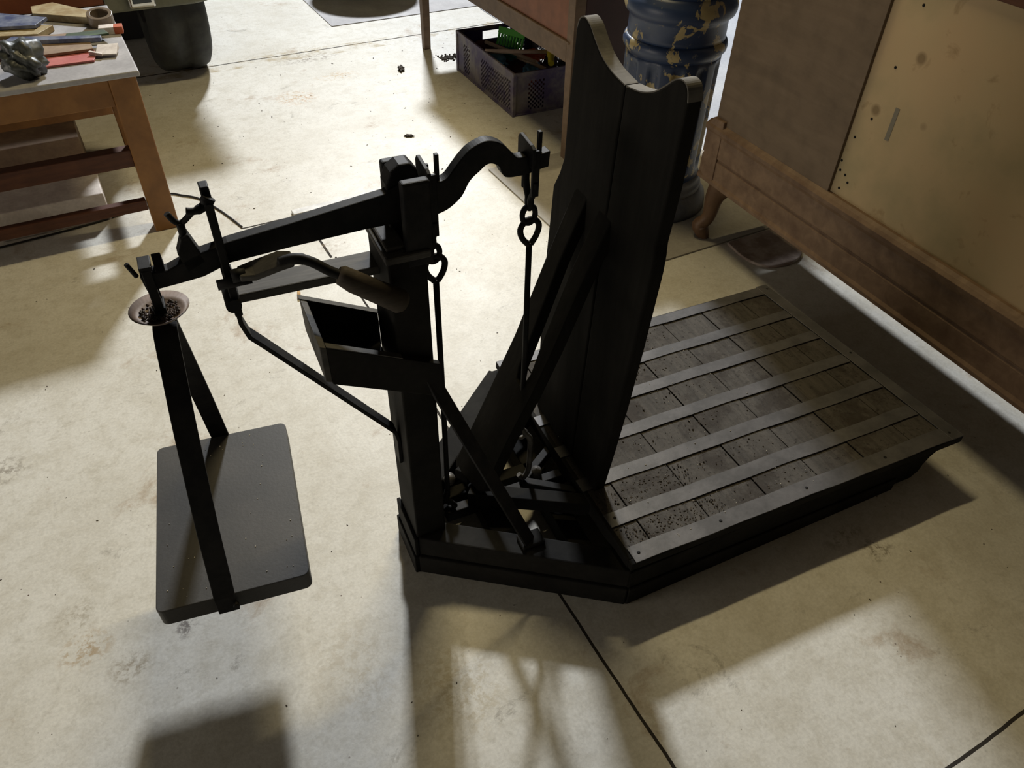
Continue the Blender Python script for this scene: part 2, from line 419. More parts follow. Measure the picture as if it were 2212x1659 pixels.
# the far plank is a touch wider at the bottom than the near one
for sgn in (1, -1):
    w = 1.0
    prof = [(p[0], p[1]) for p in topcurve] + ([(a, z) for a, z in sidec] if sgn > 0 else
            [(.153, .86), (.147, .765), (.150, .745), (.151, .715), (.150, .69), (.143, .55), (.133, .40), (.120, .26), (.104, .115)])
    prof += [(.0, .115)]
    prof = [(max(a, .0012) * 1., z) for a, z in prof]
    if sgn < 0: prof = [(a * (.94 if z > .9 else 1.), z) for a, z in prof]
    pts = [Vector((back_u(z), sgn * a, z)) for a, z in prof]
    o = MB().prism(pts, (0, 0, 0), (.026, 0, 0)).build('back_plank', M['black_board'], S, .004, 3)
    # pale strip along the top edge
    tp = [(max(p[0], .002) * (.94 if sgn < 0 else 1), p[1]) for p in topcurve]
    e = MB(); n = len(tp)
    path = [Vector((back_u(z) + .013, sgn * a, z - .0005)) for a, z in tp]
    nrm = []
    for i in range(n):
        d = (path[min(i + 1, n - 1)] - path[max(i - 1, 0)]).normalized(); q = Vector((1, 0, 0)).cross(d) * (1 if sgn > 0 else -1)
        nrm.append(q * .0012)
    e.ribbon(path, [(.0118, 0, 0)] * n, nrm); e.build('pale_edge', M['end_grain'], o)

# ---- forked strut -------------------------------------------------
def su(z): return .150 + .421 * (z - .153)
def stp(v, z): return Vector((su(z), v, z))
outl = [(-.037, .165), (-.033, .30), (-.036, .40), (-.033, .50), (-.022, .64), (-.018, .735), (-.010, .765), (.008, .768), (.026, .735),
        (.022, .62), (.008, .50), (-.004, .43), (.000, .405), (.012, .392), (.026, .395), (.036, .415), (.046, .50), (.062, .62), (.068, .735), (.078, .768), (.097, .766), (.112, .73),
        (.106, .62), (.092, .45), (.093, .30), (.095, .135), (.085, .122), (-.02, .148)]
off = Vector((.022, 0, -.010))
# right half and left half share the lower web
MB().prism([stp(v, z) for v, z in outl], (0, 0, 0), off).build('forked_strut', M['black_board'], S, .003)

# ---- post -------------------------------------------------
post = MB().hexa([(0, -.056, .0), (.062, -.056, .0), (.062, .056, .0), (0, .056, .0)],
                 [(-.002, -.054, .775), (.058, -.054, .775), (.058, .054, .775), (-.002, .054, .775)]).build('post', M['black_wood'], S, .003)
MB().box(-.006, .064, -.06, .06, .775, .788).box(.0, .030, -.045, .05, .788, .796).build('post_cap', M['arm_wood'], S, .003)
# bearing fork
MB().box(.028, .070, -.055, -.038, .76, .896).build('bearing_cheek', M['iron'], S, .004, 3)
MB().box(.026, .068, .034, .050, .76, .888).build('bearing_cheek', M['iron'], S, .004, 3)
mid = [Vector((a, 0, z)) for a, z in ((.020, .80), (.020, .872), (.028, .890), (.042, .899), (.058, .899), (.068, .888), (.072, .86), (.074, .80))]
MB().prism(mid, (0, -.004, 0), (0, .028, 0)).build('bearing_block', M['iron'], S, .004, 3)
MB().box(.022, .072, -.052, .046, .770, .792).build('bearing_foot', M['iron'], S, .003)

# ---- beam -------------------------------------------------
bo = [(-.327, .809), (-.309, .812), (-.291, .811), (-.275, .817), (-.256, .825), (-.223, .831), (-.208, .835), (-.12, .845), (.016, .862), (.04, .871), (.078, .871), (.102, .865), (.112, .87), (.124, .884), (.137, .898), (.15, .908), (.17, .915), (.185, .913), (.2, .905), (.213, .891), (.221, .882), (.227, .880), (.266, .880), (.278, .882), (.276, .856), (.264, .855), (.236, .85), (.208, .851), (.199, .858), (.193, .871), (.183, .878), (.173, .878), (.162, .87), (.146, .857), (.133, .835), (.114, .82), (.098, .814), (.082, .811), (.061, .812), (-.018, .812), (-.125, .808), (-.211, .803), (-.231, .796), (-.249, .79), (-.269, .788), (-.281, .787), (-.324, .784)]
i0, i1, i2, i3 = 11, 22, 24, 38
bo = bo[:i0] + [(p[0], p[1]) for p in smooth_pts(bo[i0:i1], 4)] + bo[i1:i2] + [(p[0], p[1]) for p in smooth_pts(bo[i2:i3], 4)] + bo[i3:]
MB().prism([Vector((a, 0, z)) for a, z in bo], (0, -.010, 0), (0, .010, 0)).build('beam', M['iron'], S, .0025, 2)
# hanger stirrups (near the pivot and at the short end)
def stirrup(u, zt, zb):
    b = MB()
    for v in (-.017, .017):
        b.box(u - .006, u + .006, v - .003, v + .003, zb + .06, zt - .01)
    b.box(u + .010, u + .016, -.004, .004, zt - .04, zt + .012)
    o = b.build('hanger', M['iron'], S, .001)
    pl = [Vector((u, v, z)) for v, z in ((-.026, zt - .035), (-.026, zt - .004), (-.016, zt), (.022, zt + .004), (.028, zt - .004), (.028, zt - .035))]
    MB().prism(pl, (-.010, 0, 0), (-.004, 0, 0)).build('hanger_plate', M['iron'], o, .001)
    # tapering link down to the ring
    l = MB(); path = [(u, 0, zb + .065), (u, 0, zb + .052)]
    for v in (-1, 1):
        l.tube(smooth_pts([(u, .017 * v, zb + .085), (u, .012 * v, zb + .062), (u, .005 * v, zb + .050), (u + .0, .005 * v, zb + .040), (u, .0, zb + .030)], 5), .0055, 10)
    l.tube(ring_pts((u, 0, zb + .019), .0115, (1, 0, 0), (0, 0, 1), 20, 1.35), .0048, 8, True)
    l.build('link', M['iron'], o)
    return o
stirrup(.250, .900, .755); stirrup(.085, .893, .722)
def hook_rod(u, z0, z1, r):
    b = MB()
    pts = [(u - .001, 0, z1 - .035), (u - .013, 0, z1 - .020), (u - .017, 0, z1 - .003), (u - .008, 0, z1 + .011), (u + .006, 0, z1 + .012), (u + .016, 0, z1 + .0), (u + .013, 0, z1 - .018), (u + .003, 0, z1 - .034)]
    b.tube(smooth_pts(pts, 5), .0052, 10)
    b.tube([(u, 0, z1 - .03), (u + .001, 0, (z0 + z1) / 2), (u, 0, z0)], r, 10)
    return b.build('pull_rod', M['iron'], S)
hook_rod(.253, .265, .752, .0052)
hook_rod(.088, .14, .722, .0052)
# lower hook & levers
b = MB(); b.tube(smooth_pts([(.253, 0, .28), (.262, -.002, .262), (.272, -.006, .245), (.274, -.006, .20), (.272, -.006, .15), (.262, -.004, .125), (.252, 0, .135)], 6), .006, 10)
b.tube(ring_pts((.258, .008, .252), .011, (1, 0, 0), (0, 0, 1), 18), .0045, 8, True)
b.build('lower_hook', M['worn_iron'], S)
b = MB(); b.tube(smooth_pts([(.088, 0, .16), (.082, -.006, .145), (.092, -.010, .128), (.10, -.008, .112), (.09, -.004, .10), (.08, 0, .11)], 6), .006, 10)
b.build('lower_hook', M['iron'], S)
MB().lathe([(.0, .165), (.010, .168), (.013, .178), (.010, .188), (.0, .19)], 14, (.10, .02, -.01)).build('hook_nut', M['worn_iron'], S)
MB().bar((.08, -.004, .085), (1.0, -.004, .09), .022, .03).bar((.26, -.004, .105), (.62, .25, .08), .018, .026).bar((.26, -.004, .105), (.62, -.24, .08), .018, .026).build('weighing_lever', M['iron'], S, .002)
MB().box(.075, .33, .055, .085, .03, .06).build('lever_beam', M['black_wood'], S, .002)
MB().lathe([(.012, 0), (.014, .03), (.011, .06), (.0, .066)], 14, (.30, .01, .06)).build('lever_peg', M['worn_iron'], S)

# ---- tilted tray nailed to the post -------------------------------------------------
T = Matrix(((1, 0, 0, -.112), (0, 1, 0, 0), (-.515, 0, 1, .664), (0, 0, 0, 1)))
def tb(b, *a): b.box(*a, mtx=T); return b
tb(MB(), 0, .178, -.070, -.058, -.074, 0.).build('tray_side', M['black_wood'], S, .0015)
tb(MB(), 0, .112, .058, .070, -.070, .0).build('tray_side', M['black_wood'], S, .0015)
tb(MB(), -.010, .0, -.070, .070, -.070, 0.).build('tray_end', M['arm_wood'], S, .0015)
tb(MB(), 0, .108, -.058, .058, -.070, -.060).build('tray_floor', M['black_wood'], S, .0015)
tb(MB(), .0, .115, -.0700, -.058, .0002, .0018).build('tray_rim', M['arm_wood'], S)
tb(MB(), -.012, .115, .058, .070, .0002, .0018).build('tray_rim', M['arm_wood'], S)

# ---- diagonal straps -------------------------------------------------
def strap(name, pts, w, th, widthdir, m=M['iron']):
    n = len(pts); P = [Vector(p) for p in pts]; ws = []; ts = []
    for i in range(n):
        d = (P[min(i + 1, n - 1)] - P[max(i - 1, 0)]).normalized()
        wv = Vector(widthdir); wv = (wv - d * wv.dot(d)).normalized()
        ws.append(wv * w / 2); ts.append(d.cross(wv) * th / 2)
    return MB().ribbon(P, ws, ts).build(name, m, S, .0012)
strap('diagonal_brace', [(.050, -.060, .545), (.064, -.064, .50), (.205, -.160, .118), (.214, -.166, .105)], .030, .006, (1, .7, 0))
MB().box(.185, .235, -.172, -.135, .112, .122).build('brace_foot', M['black_wood'], S, .003)
# bracket that guides the beam, with its brace back to the post
g = strap('beam_guide', [(-.219, -.016, .922), (-.219, -.016, .82), (-.219, -.014, .735), (-.218, -.004, .715), (-.216, .0, .690), (-.19, 0, .655), (-.008, 0, .375), (-.006, 0, .30)], .030, .0075, (0, 1, 0))
bpy.data.objects.remove(g)
MB().box(-.224, -.213, -.021, -.011, .72, .925).build('beam_guide', M['iron'], S, .0015)
MB().box(-.224, -.213, .013, .022, .72, .905).build('beam_guide', M['iron'], S, .0015)
MB().box(-.226, -.211, -.021, .022, .770, .783).build('guide_stop', M['iron'], S, .0015)
MB().box(-.2245, -.2125, -.021, .021, .906, .914).build('guide_stop', M['iron'], S, .0015)
strap('guide_brace', [(-.219, 0, .745), (-.219, 0, .70), (-.212, 0, .672), (-.196, 0, .650), (-.010, 0, .385), (-.005, 0, .36), (-.005, 0, .30)], .028, .007, (0, 1, 0))
# wing screws
def wing(u, v, z, tilt):
    b = MB(); b.tube([(u, v, z - .02), (u, v, z)], .004, 8)
    b.tube(smooth_pts([(u - .019, v - .004, z + .006 - tilt), (u - .006, v, z + .001), (u + .006, v, z + .001), (u + .018, v + .004, z + .006 + tilt)], 4), [.0035] * 4 + [.005] * 5 + [.0035] * 4, 8)
    return b.build('wing_screw', M['iron'], S)
w1 = MB(); w1.tube([(-.219, -.02, .905), (-.219, -.034, .902)], .006, 10)
w1.tube(smooth_pts([(-.247, -.030, .902), (-.236, -.030, .900), (-.224, -.026, .903), (-.216, -.024, .912)], 4), [.0048] * 5 + [.0062] * 4 + [.009] * 4, 10).build('wing_screw', M['iron'], S)
b = MB(); b.prism([Vector((a, 0, z)) for a, z in ((-.268, .80), (-.240, .812), (-.254, .858), (-.264, .852), (-.273, .832))], (0, -.010, 0), (0, .010, 0)).build('slider', M['iron'], S, .002)
b = MB(); b.tube([(-.259, 0, .85), (-.259, 0, .872)], .0055, 10)
b.tube(smooth_pts([(-.271, 0, .888), (-.265, 0, .875), (-.257, 0, .871), (-.247, -.004, .880), (-.240, -.006, .887)], 4), .0042, 8).build('wing_screw', M['iron'], S)

# horizontal arm from post to the guide
MB().hexa([(-.213, .010, .720), (.0, .006, .720), (.0, .054, .720), (-.211, .056, .720)], [(-.213, .010, .735), (.0, .006, .735), (.0, .054, .735), (-.211, .056, .735)]).build('arm', M['arm_wood'], S, .002)
MB().tube([(-.222, -.026, .742), (-.222, .03, .742)], .011, 12).build('pivot_pin', M['iron'], S)
MB().tube([(-.236, -.03, .785), (-.19, -.03, .785)], .0075, 10).build('pivot_pin', M['iron'], S)
# locking lever
lv = empty('locking_lever', (0, 0, 0)); lv.parent = S
MB().ribbon([(-.205, -.034, .798), (-.185, -.036, .800), (-.150, -.044, .812), (-.132, -.050, .815)],
            [(0, .011, .002), (0, .014, .004), (.001, .014, .004), (0, .010, .003)], [(0, -.001, .005)] * 4).build('lever_plate', M['arm_wood'], lv, .002)
MB().tube(smooth_pts([(-.150, -.048, .812), (-.128, -.055, .817), (-.110, -.062, .812), (-.090, -.070, .798), (-.074, -.076, .789)], 5), [.008] * 8 + [.0072] * 13, 12).build('lever_neck', M['iron'], lv)
MB().tube([(-.078, -.075, .791), (-.074, -.076, .789), (-.060, -.077, .776), (-.02, -.080, .745), (.004, -.082, .727), (.010, -.083, .722)], [.011, .0145, .0165, .0175, .0185, .014], 20).build('lever_grip', M['handle_wood'], lv)
MB().tube([(-.215, -.034, .797), (-.196, -.034, .797)], .0095, 12).build('lever_eye', M['iron'], lv)

# ---- weight pan hung from the long end -------------------------------------------------
MB().lathe([(.0, .724), (.012, .7235), (.030, .729), (.040, .738), (.0405, .7385), (.029, .7315), (.011, .7265), (.0, .726)][1:-1], 40, (-.318, 0, .012)).build('balance_dish', M['dish'], S)
sh = MB()
for i in range(230):
    a = random.uniform(0, 2 * PI); r = random.uniform(0, 1) ** .7 * .026
    c = Vector((-.318 + r * math.cos(a), r * math.sin(a), .741 + .004 * (r / .023) ** 2)); q = random.uniform(.0012, .0028)
    bmesh.ops.create_icosphere(sh.bm, subdivisions=1, radius=q, matrix=Matrix.Translation(c))
o = sh.build('balance_shot', M['shot'], S); o['kind'] = 'stuff'
b = MB(); b.box(-.323, -.311, -.016, -.010, .75, .822).box(-.323, -.311, .010, .016, .75, .822).box(-.325, -.309, -.016, .016, .818, .825)
b.tube([(-.317, 0, .758), (-.318, 0, .715)], .0062, 10); b.box(-.325, -.309, -.016, .016, .748, .758)
b.prism([Vector((-.300, v, z)) for v, z in ((-.012, .812), (.012, .812), (.002, .834))], (-.006, 0, 0), (.006, 0, 0))
b.tube([(-.331, 0, .805), (-.338, -.002, .828)], .0035, 8)
b.build('end_hanger', M['iron'], S, .001)
pan = MB(); hx, hy = .121, .186; n = 6; pts = []
for cx, cy, a0 in ((hx - .012, hy - .012, 0), (-hx + .012, hy - .012, 90), (-hx + .012, -hy + .012, 180), (hx - .012, -hy + .012, 270)):
    for k_ in range(n + 1):
        a = R(a0 + 90 * k_ / n); pts.append((cx + .012 * math.cos(a), cy + .012 * math.sin(a)))
PT = Matrix.Translation((-.325, .008, 0)) @ Matrix.Rotation(R(-5.5), 4, 'Z')
pan.prism([PT @ Vector((x, y, 0)) for x, y in pts], (0, 0, .261), (0, 0, .300))
pan.build('weight_pan', M['pan_black'], S, .0015)
def pan_strap(sg):
    prof = smooth_pts([(.0, .722), (.014, .718), (.030, .700), (.058, .655), (.088, .60), (.125, .51), (.155, .42), (.178, .33), (.186, .30)], 4)
    prof = [Vector((p[0], p[1])) for p in prof] + [Vector((.188, .262))]
    pts = []
    for p in prof:
        t = p[0] / .186
        q = PT @ Vector((-.016 if sg < 0 else -.004, sg * p[0], 0)); q0 = Vector((-.318, 0, 0))
        xy = q0.lerp(q, t) if t < 1 else q
        pts.append((xy.x, sg * p[0] + .008 * t, p[1]))
    strap('pan_strap', pts, .033, .005, (1, -.09, 0))
pan_strap(-1); pan_strap(1)
MB().tube([(-.345, -.185, .283), (-.345, -.192, .283)], .005, 10).build('pan_bolt', M['iron'], S)
# dust crumbs lying on the pan and on the deck
cr = MB()
for i in range(40):
    x = random.uniform(-.11, .11); y = random.uniform(-.17, .17); q = random.uniform(.0006, .0014)
    bmesh.ops.create_icosphere(cr.bm, subdivisions=1, radius=q, matrix=Matrix.Translation(PT @ Vector((x, y, .3005))))
o = cr.build('pale_crumbs', M['crumb']); o.location = S.location; o.rotation_euler = S.rotation_euler
tag(o, 'few pale crumbs lying on the black hanging weight pan', 'crumbs', kind='stuff')
cr = MB()
for i in range(140):
    p = bil(random.uniform(.02, .6), random.uniform(.03, .97)); q = random.uniform(.0005, .0015)
    bmesh.ops.create_icosphere(cr.bm, subdivisions=1, radius=q, matrix=Matrix.Translation((p.x, p.y, .1405)))
o = cr.build('pale_crumbs', M['crumb']); o.location = S.location; o.rotation_euler = S.rotation_euler
tag(o, 'pale crumbs and grit scattered over the slatted scale deck', 'crumbs', kind='stuff')
cr = MB()
for i in range(900):
    s_ = random.uniform(.01, .55) ** 1.0; t_ = random.choice((.09, .25, .42, .58, .73, .88)) + random.gauss(0, .028)
    if random.random() < .5: s_ = random.uniform(.03, .28); t_ = random.choice((.08, .10, .24)) + random.gauss(0, .03)
    p = bil(min(max(s_, .01), .98), min(max(t_, .02), .98)); q = random.uniform(.0006, .0024)
    bmesh.ops.create_icosphere(cr.bm, subdivisions=1, radius=q, matrix=Matrix.Translation((p.x, p.y, .1378)) @ Matrix.Scale(random.uniform(.4, .9), 4, (0, 0, 1)))
o = cr.build('dark_grit', M['dirt']); o.location = S.location; o.rotation_euler = S.rotation_euler
tag(o, 'dark grit lying between the metal strips of the scale platform', 'grit', kind='stuff')

# ================================================================ CABINET ON THE RIGHT
K = empty('cabinet', (1.683, 1.69, 0), R(-2.6 - 90))
tag(K, 'tall wooden cabinet seen from behind with beige hardboard sheet and moulded bottom rail', 'cabinet')
# local x runs along the back towards the viewer, local y points away behind the back face
def kb(b, x0, x1, y0, y1, z0, z1): return b.box(x0, x1, -y1, -y0, z0, z1)   # y measured outward (towards the scale) as negative
L = 1.75
MB().box(-.02, .47, .0, .018, .40, 1.28).build('back_board', M['cab_dark'], K, .001)
MB().box(.45, L, .010, .022, .385, .955).build('hardboard_sheet', M['hardboard'], K, .001)
MB().box(.45, L, .0, .02, .955, 1.28).build('upper_board', M['dark_red_wood'], K, .002)
rail = [(0, .215), (-.006, .212), (-.014, .218), (-.014, .228), (-.008, .236), (-.008, .292), (-.003, .300), (-.009, .306), (-.009, .372), (-.016, .384), (-.018, .396), (-.010, .404), (0, .410), (.02, .41), (.02, .215)]
MB().prism([Vector((0, y, z)) for y, z in rail], (-.045, 0, 0), (L, 0, 0)).build('bottom_rail', M['cab_rail'], K, .001)
crn = [(-.02, .22), (-.032, .245), (-.022, .27), (-.036, .30), (-.030, .34), (-.040, .375), (-.034, .405), (-.02, .425)]
MB().prism([Vector((x, 0, z)) for x, z in crn] + [Vector((.03, 0, .425)), Vector((.03, 0, .22))], (0, -.012, 0), (0, .03, 0)).build('corner_carving', M['cab_rail'], K, .003, 3)
MB().box(-.02, L, .012, .268, .235, .26).box(-.02, .0, .019, .268, .24, 1.28).box(-.02, L, .25, .268, .24, 1.28).box(-.03, L + .01, -.01, .28, 1.28, 1.30).build('carcass', M['cab_dark'], K, .001)
def cab_leg(x, y):
    pr = smooth_pts([(0, .0), (.002, .012), (.010, .03), (.016, .05), (.004, .072), (-.002, .10), (-.004, .15), (-.012, .19), (-.026, .225)], 4)
    b = MB(); rings = []
    ws = [.016, .020, .026, .027, .024, .024, .030, .040, .054]
    wv = smooth_pts([(w_, 0) for w_ in ws], 4)
    pth = [(x + p[0] * -1., y + p[0] * -1., p[1]) for p in pr]
    b.tube(pth, [q[0] for q in wv], 8)
    o = b.build('leg', M['cab_leg'], K)
    s = MB(); bmesh.ops.create_uvsphere(s.bm, u_segments=14, v_segments=10, radius=.017, matrix=Matrix.Translation((x - .022, y - .022, .052)))
    for f_ in s.bm.faces: f_.smooth = True
    s.build('scroll', M['cab_leg'], o)
cab_leg(.015, .022); cab_leg(L - .05, .022); cab_leg(L - .13, .215)
for x, z in ((.495, .43), (.50, .47), (.515, .455), (.48, .475), (.475, .50), (.49, .57), (.52, .63), (.535, .76), (.55, .90)):
    MB().lathe([(.0035, 0), (.0035, .0015), (.001, .0025)], 10).build('nail', M['iron'], K).matrix_local = Matrix.Translation((x, .0105, z)) @ Matrix.Rotation(R(90), 4, 'X')
MB().box(.575, .587, .0092, .010, .60, .68).build('paint_dab', mat('grey_dab', (.20, .18, .14), .7), K)

# ================================================================ BLUE COLUMN
Kc = empty('fluted_column', (1.70, 1.985, 0))
tag(Kc, 'thick blue fluted column with peeling paint standing behind the scale', 'column')
MB().lathe([(.195, 0), (.197, .02), (.192, .045), (.176, .062), (.168, .072)], 64).build('plinth', M['col_base'], Kc)
MB().lathe([(.168, .070), (.172, .082), (.168, .094), (.160, .098), (.164, .108), (.160, .118), (.152, .124)], 64).build('base_ring', M['col_base'], Kc)
def flute(a, z):
    if z < .155 or z > .53: return 1.
    fz = min(1, (z - .155) / .03, (.53 - z) / .03)
    return 1 - .07 * fz * max(0, math.cos(a * 12)) ** .6
MB().lathe([(.152, .120), (.151, .15)] + [(.151 - .002 * 0 + (z - .16) * .012, z) for z in [.155 + .0075 * i for i in range(50)]] + [(.155, .54)], 144, fn=flute).build('shaft', M['column'], Kc)
MB().lathe([(.155, .535), (.160, .545), (.166, .553), (.168, .565), (.165, .577), (.158, .585)], 64).build('ring', M['column'], Kc)
MB().lathe([(.157, .583), (.156, .60), (.156, .64), (.162, .652), (.172, .66), (.176, .672), (.176, .69), (.170, .702), (.160, .712), (.155, .72)], 64).build('collar', M['column'], Kc)
MB().lathe([(.155, .718), (.15, .74), (.148, .9), (.14, 1.6), (.13, 2.3), (.13, 2.6)], 64).build('upper_shaft', M['column'], Kc)

# ================================================================ DESK WITH CRATE BELOW
D = empty('writing_desk', (1.567, 2.38, 0))
tag(D, 'reddish brown wooden desk standing over the purple crate', 'desk')
def leg(b, x, y, w, z1, taper=.8):
    h = w / 2; t = h * taper
    b.hexa([(x - t, y - t, 0), (x + t, y - t, 0), (x + t, y + t, 0), (x - t, y + t, 0)], [(x - h, y - h, z1), (x + h, y - h, z1), (x + h, y + h, z1), (x - h, y + h, z1)])
    return b
for x, y in ((.022, .02), (.022, 1.405), (.55, .02), (.55, 1.405)):
    leg(MB(), x, y, .048, .72, .72).build('leg', M['desk_frame'], D, .002)
MB().box(0, .03, .04, 1.39, .375, .445).build('lower_rail', M['desk_frame'], D, .003)
MB().box(.004, .02, .03, 1.38, .452, .70).build('front_panel', M['desk_panel'], D, .003)
MB().box(-.004, .018, .02, 1.40, .443, .452).build('bead', M['desk_frame'], D, .002)
MB().box(.045, .53, -.002, .02, .30, .72).build('end_panel', M['maroon'], D, .003)
MB().box(.045, .53, 1.39, 1.41, .375, .72).box(.53, .555, .04, 1.39, .375, .72).build('end_panel', M['maroon'], D, .003)
MB().box(-.03, .60, -.03, 1.46, .72, .75).build('desk_top', M['desk_frame'], D, .004)
MB().box(.002, .004, .74, .748, .50, .52).build('keyhole_plate', M['chrome'], D)

Cr = empty('plastic_crate', (1.600, 3.145, 0), R(-2.0))
tag(Cr, 'dusty purple plastic crate full of toys and sticks under the desk', 'crate')
CW, CL, CH = .40, .60, .185
def lattice(o, ax, n, zz, nz, holes):
    """wall made of a grid whose cells may be cut away in diamond patches"""
    b = MB(); o = Vector(o); ax = Vector(ax); L_ = ax.length; ax.normalize(); dx = L_ / n; dz = (zz[1] - zz[0]) / nz
    vs = {}
    def vt(i, j):
        if (i, j) not in vs: vs[(i, j)] = b.bm.verts.new(o + ax * dx * i + Vector((0, 0, zz[0] + dz * j)))
        return vs[(i, j)]
    for i in range(n):
        for j in range(nz):
            if holes(i, j): continue
            b.bm.faces.new((vt(i, j), vt(i + 1, j), vt(i + 1, j + 1), vt(i, j + 1)))
    return b
def mkwall(o, ax, n, holes, name, m):
    b = lattice(o, ax, n, (.0, CH), 19, holes)
    ob = b.build(name, m, Cr); s = ob.modifiers.new('t', 'SOLIDIFY'); s.thickness = .004; s.offset = 0
    return ob
def hl(i, j): return 2 <= j <= 14 and (i + j) % 2 == 0 and (26 < i < 57 or 6 < i < 14)
def hs(i, j): return 2 <= j <= 14 and (i + j) % 2 == 0 and (6 < i < 15 or 25 < i < 34)
def handle(i, j): return (13 <= j <= 16 and 12 < i < 28) or (4 <= j <= 9 and (i + j) % 2 == 0 and (4 < i < 10 or 31 < i < 36))
mkwall((0, CL / 2, 0), (0, -CL, 0), 60, hl, 'side_wall', M['crate'])
mkwall((CW, CL / 2, 0), (0, -CL, 0), 60, hl, 'side_wall', M['crate'])
mkwall((0, -CL / 2, 0), (CW, 0, 0), 40, hs, 'end_wall', M['crate'])
mkwall((0, CL / 2, 0), (CW, 0, 0), 40, handle, 'end_wall', M['crate_in'])
MB().box(0, CW, -CL / 2, CL / 2, .003, .008).build('crate_floor', M['crate_in'], Cr)
b = MB()
for x0, x1, y0, y1 in ((-.006, .004, -CL / 2 - .006, CL / 2 + .006), (CW - .004, CW + .006, -CL / 2 - .006, CL / 2 + .006), (0, CW, -CL / 2 - .006, -CL / 2 + .004), (0, CW, CL / 2 - .004, CL / 2 + .006)):
    b.box(x0, x1, y0, y1, CH - .012, CH + .002); b.box(x0, x1, y0, y1, .0, .008)
for x, y in ((0, -CL / 2), (CW, -CL / 2), (0, CL / 2), (CW, CL / 2)): b.box(x - .008, x + .008, y - .008, y + .008, 0, CH)
b.build('crate_rim', M['crate'], Cr, .002)
def inc(x, y, z): return Cr.matrix_basis @ Vector((x, y, z))
Cr_m = Matrix.Translation((1.600, 3.145, 0)) @ Matrix.Rotation(R(-2.0), 4, 'Z')
def place(o, x=0, y=0, z=0, rx=0, ry=0, rz=0):
    o.matrix_world = Cr_m @ Matrix.Translation((x, y, z)) @ Matrix.Rotation(R(rz), 4, 'Z') @ Matrix.Rotation(R(ry), 4, 'Y') @ Matrix.Rotation(R(rx), 4, 'X')
    return o
def blob(name, m, sx, sy, sz, seed, amp=.18):
    rnd = random.Random(seed); b = MB(); bmesh.ops.create_icosphere(b.bm, subdivisions=4, radius=1)
    ph = [rnd.uniform(0, 6) for _ in range(9)]
    for v in b.bm.verts:
        c = v.co.copy()
        d = 1 + amp * (math.sin(c.x * 5 + ph[0]) * math.sin(c.y * 6 + ph[1]) + .6 * math.sin(c.z * 9 + ph[2] + c.x * 7) + .4 * math.sin(c.y * 15 + ph[3]) * math.sin(c.x * 13 + ph[4]))
        v.co = Vector((c.x * sx, c.y * sy, c.z * sz)) * d
    for f_ in b.bm.faces: f_.smooth = True
    return b.build(name, m)
G = 'toys and rags in the purple crate'
o = place(blob('blue_cloth', M['blue'], .045, .085, .024, 1), .075, .05, .118, rz=10); tag(o, 'crumpled blue cloth near the left wall of the purple crate', 'cloth', G)
o = place(blob('teal_cloth', M['teal'], .038, .05, .025, 2), .185, .10, .118, rz=30); tag(o, 'dark teal cloth beside the blue one in the crate', 'cloth', G)
o = place(blob('wine_cloth', M['wine'], .06, .04, .03, 3), .10, .215, .118, rz=-20); tag(o, 'dark wine red cloth in the far corner of the purple crate', 'cloth', G)
o = place(blob('blue_toy', M['blue'], .035, .075, .022, 4), .19, -.10, .112, rz=-35); tag(o, 'long blue toy piece lying under the yellow headed stick', 'toy', G)
o = place(blob('orange_toy', M['orange'], .03, .05, .022, 5), .28, .05, .115, rz=40); tag(o, 'rusty orange toy piece behind the sticks in the crate', 'toy', G)
o = place(blob('orange_toy', M['orange'], .04, .032, .022, 6), .11, -.235, .12, rz=0); tag(o, 'orange toy piece in the near corner of the crate', 'toy', G)
o = place(blob('yellow_toy', M['yellow'], .022, .035, .018, 8), .055, -.15, .115); tag(o, 'dull yellow toy piece against the crate wall', 'toy', G)
o = place(blob('black_toy', M['black_plastic'], .03, .04, .028, 9), .335, -.15, .125); tag(o, 'shiny black toy next to the yellow hammer head', 'toy', G)
# filling underneath
o = place(blob('wine_cloth', M['wine'], .165, .245, .032, 12, .06), .2, .0, .048); tag(o, 'wine red rag filling the bottom of the purple crate', 'cloth', G)
# green toy rake
rk = empty('toy_rake', (0, 0, 0)); tag(rk, 'bright green plastic toy rake with a row of teeth standing in the crate', 'toy rake', G)
MB().box(-.075, .075, -.006, .006, .0, .03).build('rake_head', M['green'], rk, .003)
for i in range(9): MB().box(-.072 + i * .017, -.064 + i * .017, -.005, .006, -.05, .0).build('tooth', M['green'], rk, .001)
place(rk, .20, .13, .185, rx=-20, rz=-62)
def stick(p, q, label):
    o = MB().tube([p, Vector(p).lerp(Vector(q), .5), q], .0085, 10).build('wooden_stick', M['stick']); o.matrix_world = Cr_m
    tag(o, label, 'stick', 'bare wooden sticks in the crate')
stick((.10, .20, .15), (.20, -.13, .15), 'bare wooden stick lying along the green toy rake')
stick((.29, .25, .17), (.30, -.08, .175), 'bare wooden stick farthest right in the crate, next to the desk rail')
stick((.17, .0, .135), (.21, -.19, .14), 'short bare stick end below the other sticks')
hm = empty('toy_hammer', (0, 0, 0)); tag(hm, 'toy hammer with yellow head on a bare wooden stick across the crate', 'toy hammer', G)
MB().tube([(.005, .0, .172), (.24, -.15, .185)], .009, 10).build('hammer_handle', M['stick'], hm)
MB().tube(smooth_pts([(.262, -.10, .190), (.262, -.135, .197), (.255, -.16, .195), (.232, -.20, .180), (.215, -.235, .165)], 5), [.012] * 6 + [.019] * 9 + [.014] * 6, 12).build('hammer_head', M['yellow'], hm)
hm.matrix_world = Matrix.Translation((0, 0, .012)) @ Cr_m

